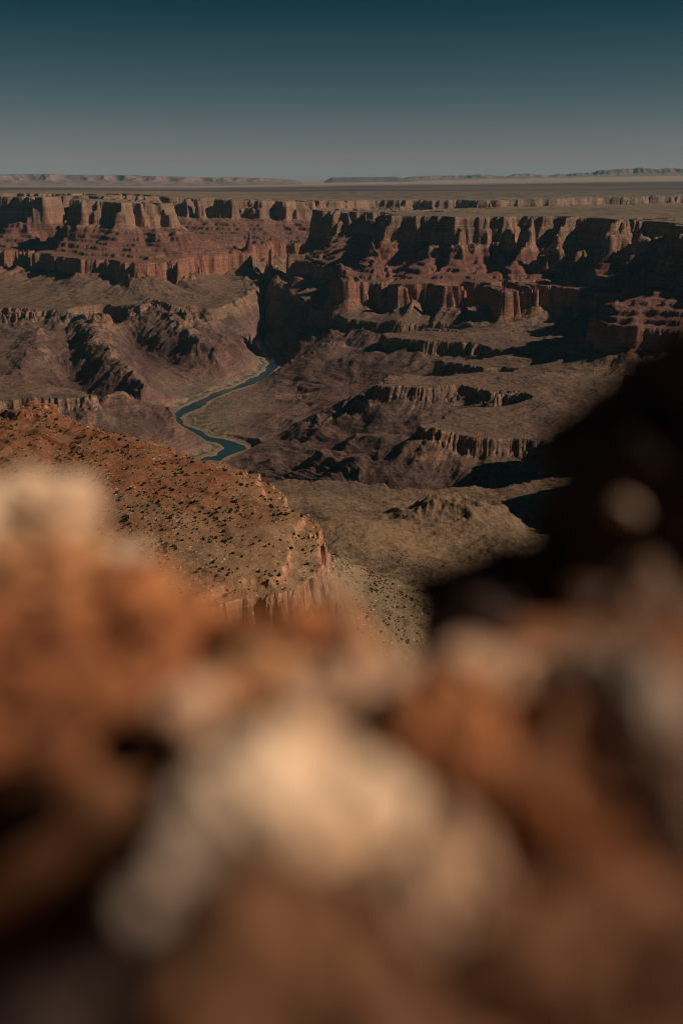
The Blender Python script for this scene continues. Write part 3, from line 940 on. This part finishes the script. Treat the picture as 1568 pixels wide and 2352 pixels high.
raw = []
for m in shr:
    raw.append((np.array([v.co[:] for v in m.vertices]), [list(p.vertices) for p in m.polygons]))
scatter('scrub', [raw[n_ % 6] + ((cx[i], cy[i], cz[i] - .05), (size[i], size[i], size[i] * .9), rng.uniform(0, 6.28)) for n_, i in enumerate(rest)], sh.m,
        'fine low scrub speckling the bench and the slope beside it')


def stone_raw(seed, sub=2):
    bm = bmesh.new(); bmesh.ops.create_icosphere(bm, subdivisions=sub, radius=.5)
    off = Vector((seed * 7.1, seed * 3.3, 0))
    for v in bm.verts:
        v.co *= 1 + 0.55 * mnoise.noise(v.co * 2.1 + off)
        v.co.z *= .7
    r = (np.array([v.co[:] for v in bm.verts]), [[q.index for q in f.verts] for f in bm.faces])
    bm.free()
    return r


stn = NT('pale_stone')
stn.base(stn.ramp(stn.noise(stn.coord(), .06, 3), [(.35, (.30, .12, .055)), (.5, (.42, .24, .13)), (.65, (.55, .40, .27))]))
N1 = 22000
qx = np.array([rng.uniform(-560, 330) for _ in range(N1)]); qy = np.array([rng.uniform(700, 1720) for _ in range(N1)])
qz, qq = mesa_height(qx, qy); qz = np.maximum(qz, terrain(qx, qy)[0])
qd = 0.25 + 1.1 * fbm(qx, qy, 80, 3, 261) + 0.35 * sstep(-10, -30, qq) * sstep(-160, -60, qq)
qu, qv, _ = project(qx, qy, qz)
qk = (np.array([rng.random() for _ in range(N1)]) < qd) & (qu > -40) & (qu < 1020) & (qv < 1480)
sraw = [stone_raw(k, 1) for k in range(8)]
its = []
for i in np.where(qk)[0]:
    k = max(.5, min(4.5, rng.lognormvariate(.25, .5)))
    its.append(sraw[i % 8] + ((qx[i], qy[i], qz[i]), (k, k * rng.uniform(.7, 1.2), k * rng.uniform(.6, 1)), rng.uniform(0, 6.28)))
scatter('loose_stones', its, stn.m, 'loose pale and rust stones littering the bench')
print('scrub', len(rest), 'stones', len(its), round(time.time() - T0, 1))
#NEXT
# ------------------------------------------------------------------ the rocks right under the lens (all far out of focus)
def spot(u, v, d):
    r = ray(u, v); r = r / np.linalg.norm(r)
    return np.array([0, 0, CAM_Z]) + r * d


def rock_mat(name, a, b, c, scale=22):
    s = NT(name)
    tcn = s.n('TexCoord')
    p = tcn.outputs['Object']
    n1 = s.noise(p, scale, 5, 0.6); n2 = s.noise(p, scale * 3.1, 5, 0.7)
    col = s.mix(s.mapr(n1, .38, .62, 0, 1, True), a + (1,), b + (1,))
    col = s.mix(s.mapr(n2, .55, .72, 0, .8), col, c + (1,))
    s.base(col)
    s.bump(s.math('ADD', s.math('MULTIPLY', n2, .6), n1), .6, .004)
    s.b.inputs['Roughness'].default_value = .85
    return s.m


RM = {
    'cream': rock_mat('cream_limestone', (.74, .54, .37), (.60, .39, .24), (.44, .24, .12)),
    'palecream': rock_mat('pale_cream_limestone', (.80, .575, .38), (.62, .40, .24), (.52, .30, .16), 13),
    'tan': rock_mat('tan_limestone', (.56, .35, .22), (.46, .26, .15), (.64, .46, .32)),
    'orange': rock_mat('orange_sandstone', (.46, .185, .070), (.27, .090, .034), (.52, .27, .13), 15),
    'rust': rock_mat('rust_sandstone', (.29, .105, .040), (.16, .056, .023), (.36, .17, .08), 15),
    'grey': rock_mat('grey_limestone', (.36, .27, .205), (.28, .20, .145), (.42, .31, .22)),
    'orangetan': rock_mat('orange_tan_sandstone', (.50, .27, .13), (.40, .17, .07), (.60, .40, .25)),
    'greytan': rock_mat('grey_tan_limestone', (.48, .35, .25), (.38, .27, .19), (.55, .42, .31)),
    'rustbrown': rock_mat('rust_brown_sandstone', (.22, .10, .048), (.15, .068, .035), (.28, .15, .085)),
    'black': rock_mat('shade_black_rock', (.060, .040, .032), (.040, .028, .023), (.10, .065, .045)),  # near-black because the shade on the rock is put into its colour
    'dark': rock_mat('shade_dark_rock', (.15, .085, .055), (.10, .06, .04), (.22, .13, .08)),  # dark tone stands in for the partial shade at lower right
}


def rock(label, u, v, d, ru, rv, mat, seed, depth=None, tilt=0.0, facets=7, name='rock', rough=.26, box=.75, lean=0.0):
    r = random.Random(seed)
    c = spot(u, v, d)
    sx, sz = ru * d / F, rv * d / F
    sy = depth if depth else 0.5 * (sx + sz) * 1.05
    bm = bmesh.new(); bmesh.ops.create_icosphere(bm, subdivisions=5, radius=1)
    off = Vector((seed * 3.7, seed * 1.9, seed * .7))
    planes = [(Vector((r.gauss(0, 1), r.gauss(0, 1), r.gauss(0, .8))).normalized(), r.uniform(.62, .9)) for k in range(facets)]
    mean = max((sx + sy + sz) / 3, .02)
    for vt in bm.verts:
        p = vt.co.copy()
        p = Vector([math.copysign(abs(q) ** box, q) for q in p])
        for n, h in planes:
            e = p.dot(n) - h
            if e > 0:
                p -= n * e * .92
        q = p * 1.5 + off
        p *= 1 + rough * mnoise.fractal(q, 1.0, 2.0, 3)
        p = Vector((p.x * sx, p.y * sy, p.z * sz))
        w = p * 26 + off                                   # lumps and pits a few centimetres across
        p += vt.co * (.012 * mnoise.fractal(w, .9, 2.0, 4) + .004 * mnoise.noise(w * 3))
        vt.co = p
    bmesh.ops.rotate(bm, verts=bm.verts, cent=(0, 0, 0), matrix=Matrix.Rotation(lean, 3, 'X') @ Matrix.Rotation(tilt, 3, 'Y') @ Matrix.Rotation(r.uniform(-.25, .25), 3, 'Z'))
    me = bpy.data.meshes.new(name); bm.to_mesh(me); bm.free()
    o = link(name, me, RM[mat])
    o.location = c
    o['label'] = label; o['category'] = 'rock'
    return o


# the ledge the rocks lie on: near sheet with a broken front edge
lx, ly = np.meshgrid(np.concatenate([np.linspace(-5, -.7, 60, endpoint=False), np.linspace(-.7, .7, 220), np.linspace(.7, 5, 61)[1:]]), np.concatenate([np.linspace(-4, 0, 60, endpoint=False), np.linspace(0, 1.4, 240)]))
edge = .64 + .03 * fbm(lx + 50, ly, .35, 3, 401) - .07 * sstep(-.02, .06, lx)
lz = -.312 + .030 * fbm(lx + 9, ly + 9, .22, 4, 403) + .016 * fbm(lx, ly, .06, 4, 405)
lz = lz - .38 * np.exp(-(((lx + .215) / .158) ** 2 + ((ly - .335) / .09) ** 2) ** 2)           # the hole at lower left
lz = lz + .55 * sstep(.45, 1.6, lx) * sstep(-3, .3, ly)
lz = np.where(ly > edge, lz - 1.9 * (ly - edge) - 9 * np.clip(ly - edge - .12, 0, None) ** 1.2, lz)
shelf = -.44 * ly - .012 - 9 * np.clip(ly - 1.05, 0, None) + .008 * fbm(lx, ly, .08, 3, 407)      # the footing of the outcrop
lz = np.where((ly > .5), np.where(lx > .09, np.maximum(lz, shelf), lz), lz)
dirt = rock_mat('red_dirt', (.22, .095, .042), (.13, .054, .026), (.32, .17, .09), 14)
link('rock_ledge', grid_mesh('rock_ledge', lx, ly, lz + CAM_Z), dirt, kind='structure', label='rust coloured rock ledge at the viewpoint')

S = 500
rock('pale cream block at the left, the topmost rock, far out of focus', 62, 1178, .80, 150, 74, 'cream', S + 51, facets=3, box=.6, tilt=.08)
rock('tan orange boulder directly beneath the pale cream block at left', 60, 1335, .75, 215, 100, 'orangetan', S + 2, facets=4)
rock('small bright pale stone on the shoulder right of the cream block', 288, 1290, .77, 46, 42, 'cream', S + 3, facets=3)
rock('broad rust orange boulder under the small bright pale stone', 235, 1465, .70, 200, 120, 'orange', S + 4, facets=4, rough=.34)
rock('dark rust boulder cut by the left edge of the picture', 10, 1530, .62, 190, 120, 'rust', S + 5, facets=4, rough=.34)
rock('orange rock left of the two tiny pale pebbles', 430, 1445, .69, 105, 74, 'orange', S + 6, rough=.34)
rock('orange brown rock in the middle of the blurred rubble row', 560, 1466, .68, 100, 72, 'rust', S + 7, rough=.34)
rock('bright orange rock directly under the two tiny pale pebbles', 690, 1460, .67, 80, 72, 'orange', S + 8, rough=.3)
rock('tiny pale pebble, the left one of two on the orange rubble', 690, 1374, .67, 30, 30, 'cream', S + 9)
rock('tiny pale pebble, the right one of two on the orange rubble', 764, 1366, .67, 34, 32, 'cream', S + 10)
rock('brown rock at the right end of the rubble row beside the gap', 800, 1480, .66, 80, 62, 'orangetan', S + 11, rough=.34)
rock('large dark rust boulder above the black hollow', 100, 1660, .54, 205, 90, 'rust', S + 12, facets=4, rough=.34)
rock('orange brown boulder between the rust boulders and the tan band', 310, 1590, .58, 130, 80, 'rust', S + 13, rough=.34)
rock('long flat tan rock in the middle distance of the ledge', 600, 1555, .57, 150, 36, 'orangetan', S + 14, depth=.035)
rock('flat pinkish tan rock left of the pale block at centre right', 830, 1590, .545, 170, 46, 'tan', S + 15, depth=.04)
rock('small tan stone left of the dark gap above the cream slab', 412, 1640, .51, 66, 52, 'tan', S + 16)
rock('largest cream slab, the brightest rock in the middle of the foreground', 715, 1885, .415, 215, 75, 'palecream', S + 17, facets=3, tilt=.14, depth=.048, box=.7, lean=.22)
rock('left end of the big cream slab, its half shadow given as grey', 480, 1870, .42, 82, 66, 'grey', S + 18, depth=.035)  # grey colour imitates the half shadow on the slab's left end
rock('warm orange rock right of the big cream slab', 1010, 1720, .465, 115, 90, 'orange', S + 19, depth=.04)
rock('pinkish tan block at centre right under the black outcrop', 1120, 1590, .53, 155, 96, 'tan', S + 20, facets=4, box=.65)
rock('tan stone below and right of the big cream slab', 1050, 2050, .36, 140, 90, 'tan', S + 21, depth=.03)
rock('grey stone below the big cream slab, right of the black hollow', 400, 2165, .365, 92, 60, 'grey', S + 22)
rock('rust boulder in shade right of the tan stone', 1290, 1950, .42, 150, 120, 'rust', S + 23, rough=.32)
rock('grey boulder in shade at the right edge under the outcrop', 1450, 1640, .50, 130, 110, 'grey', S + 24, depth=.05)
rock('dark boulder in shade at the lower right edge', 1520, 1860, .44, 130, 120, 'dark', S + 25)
rock('wide rust brown rock along the bottom edge', 760, 2290, .335, 400, 105, 'rustbrown', S + 26, depth=.05)
rock('rock in the bottom left corner, darkened to stand for shade', 90, 2340, .33, 150, 60, 'black', S + 27)  # near-black colour stands in for the hollow's shade
rock('rust brown rock in the bottom right corner', 1400, 2260, .33, 250, 130, 'rustbrown', S + 28)
# the outcrop on the right, its shade deepened by near-black colour, standing beyond the ledge's edge
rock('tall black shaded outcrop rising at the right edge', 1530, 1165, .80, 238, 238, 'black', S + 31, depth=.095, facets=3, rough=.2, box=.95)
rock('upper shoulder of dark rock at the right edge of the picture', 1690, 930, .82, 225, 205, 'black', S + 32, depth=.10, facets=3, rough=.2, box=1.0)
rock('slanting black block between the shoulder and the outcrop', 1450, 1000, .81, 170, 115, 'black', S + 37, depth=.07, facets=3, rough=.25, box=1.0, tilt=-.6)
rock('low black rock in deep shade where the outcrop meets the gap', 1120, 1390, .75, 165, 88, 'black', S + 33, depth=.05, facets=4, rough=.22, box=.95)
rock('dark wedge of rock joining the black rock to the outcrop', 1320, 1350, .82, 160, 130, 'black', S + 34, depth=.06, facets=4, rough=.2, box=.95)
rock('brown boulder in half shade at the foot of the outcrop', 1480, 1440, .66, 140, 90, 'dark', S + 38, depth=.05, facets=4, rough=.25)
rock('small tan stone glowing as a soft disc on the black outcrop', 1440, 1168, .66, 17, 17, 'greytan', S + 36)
print('foreground', round(time.time() - T0, 1))

# ------------------------------------------------------------------ the air
bm = bmesh.new()
bmesh.ops.create_cube(bm, size=1)
me = bpy.data.meshes.new('haze'); bm.to_mesh(me); bm.free()
hz = link('haze', me, None, kind='stuff', label='thin blue haze filling the air over the canyon and the plain')
hz.scale = (220000, 150000, 2120); hz.location = (0, 30000, 2120 / 2 - 20)
hm = bpy.data.materials.new('air'); hm.use_nodes = True
hm.node_tree.nodes.clear()
pv = hm.node_tree.nodes.new('ShaderNodeVolumePrincipled')
pv.inputs['Color'].default_value = (.36, .78, 1.0, 1)
pv.inputs['Density'].default_value = 4.2e-6
pv.inputs['Anisotropy'].default_value = 0.0
ho = hm.node_tree.nodes.new('ShaderNodeOutputMaterial')
hm.node_tree.links.new(pv.outputs[0], ho.inputs['Volume'])
me.materials.append(hm)
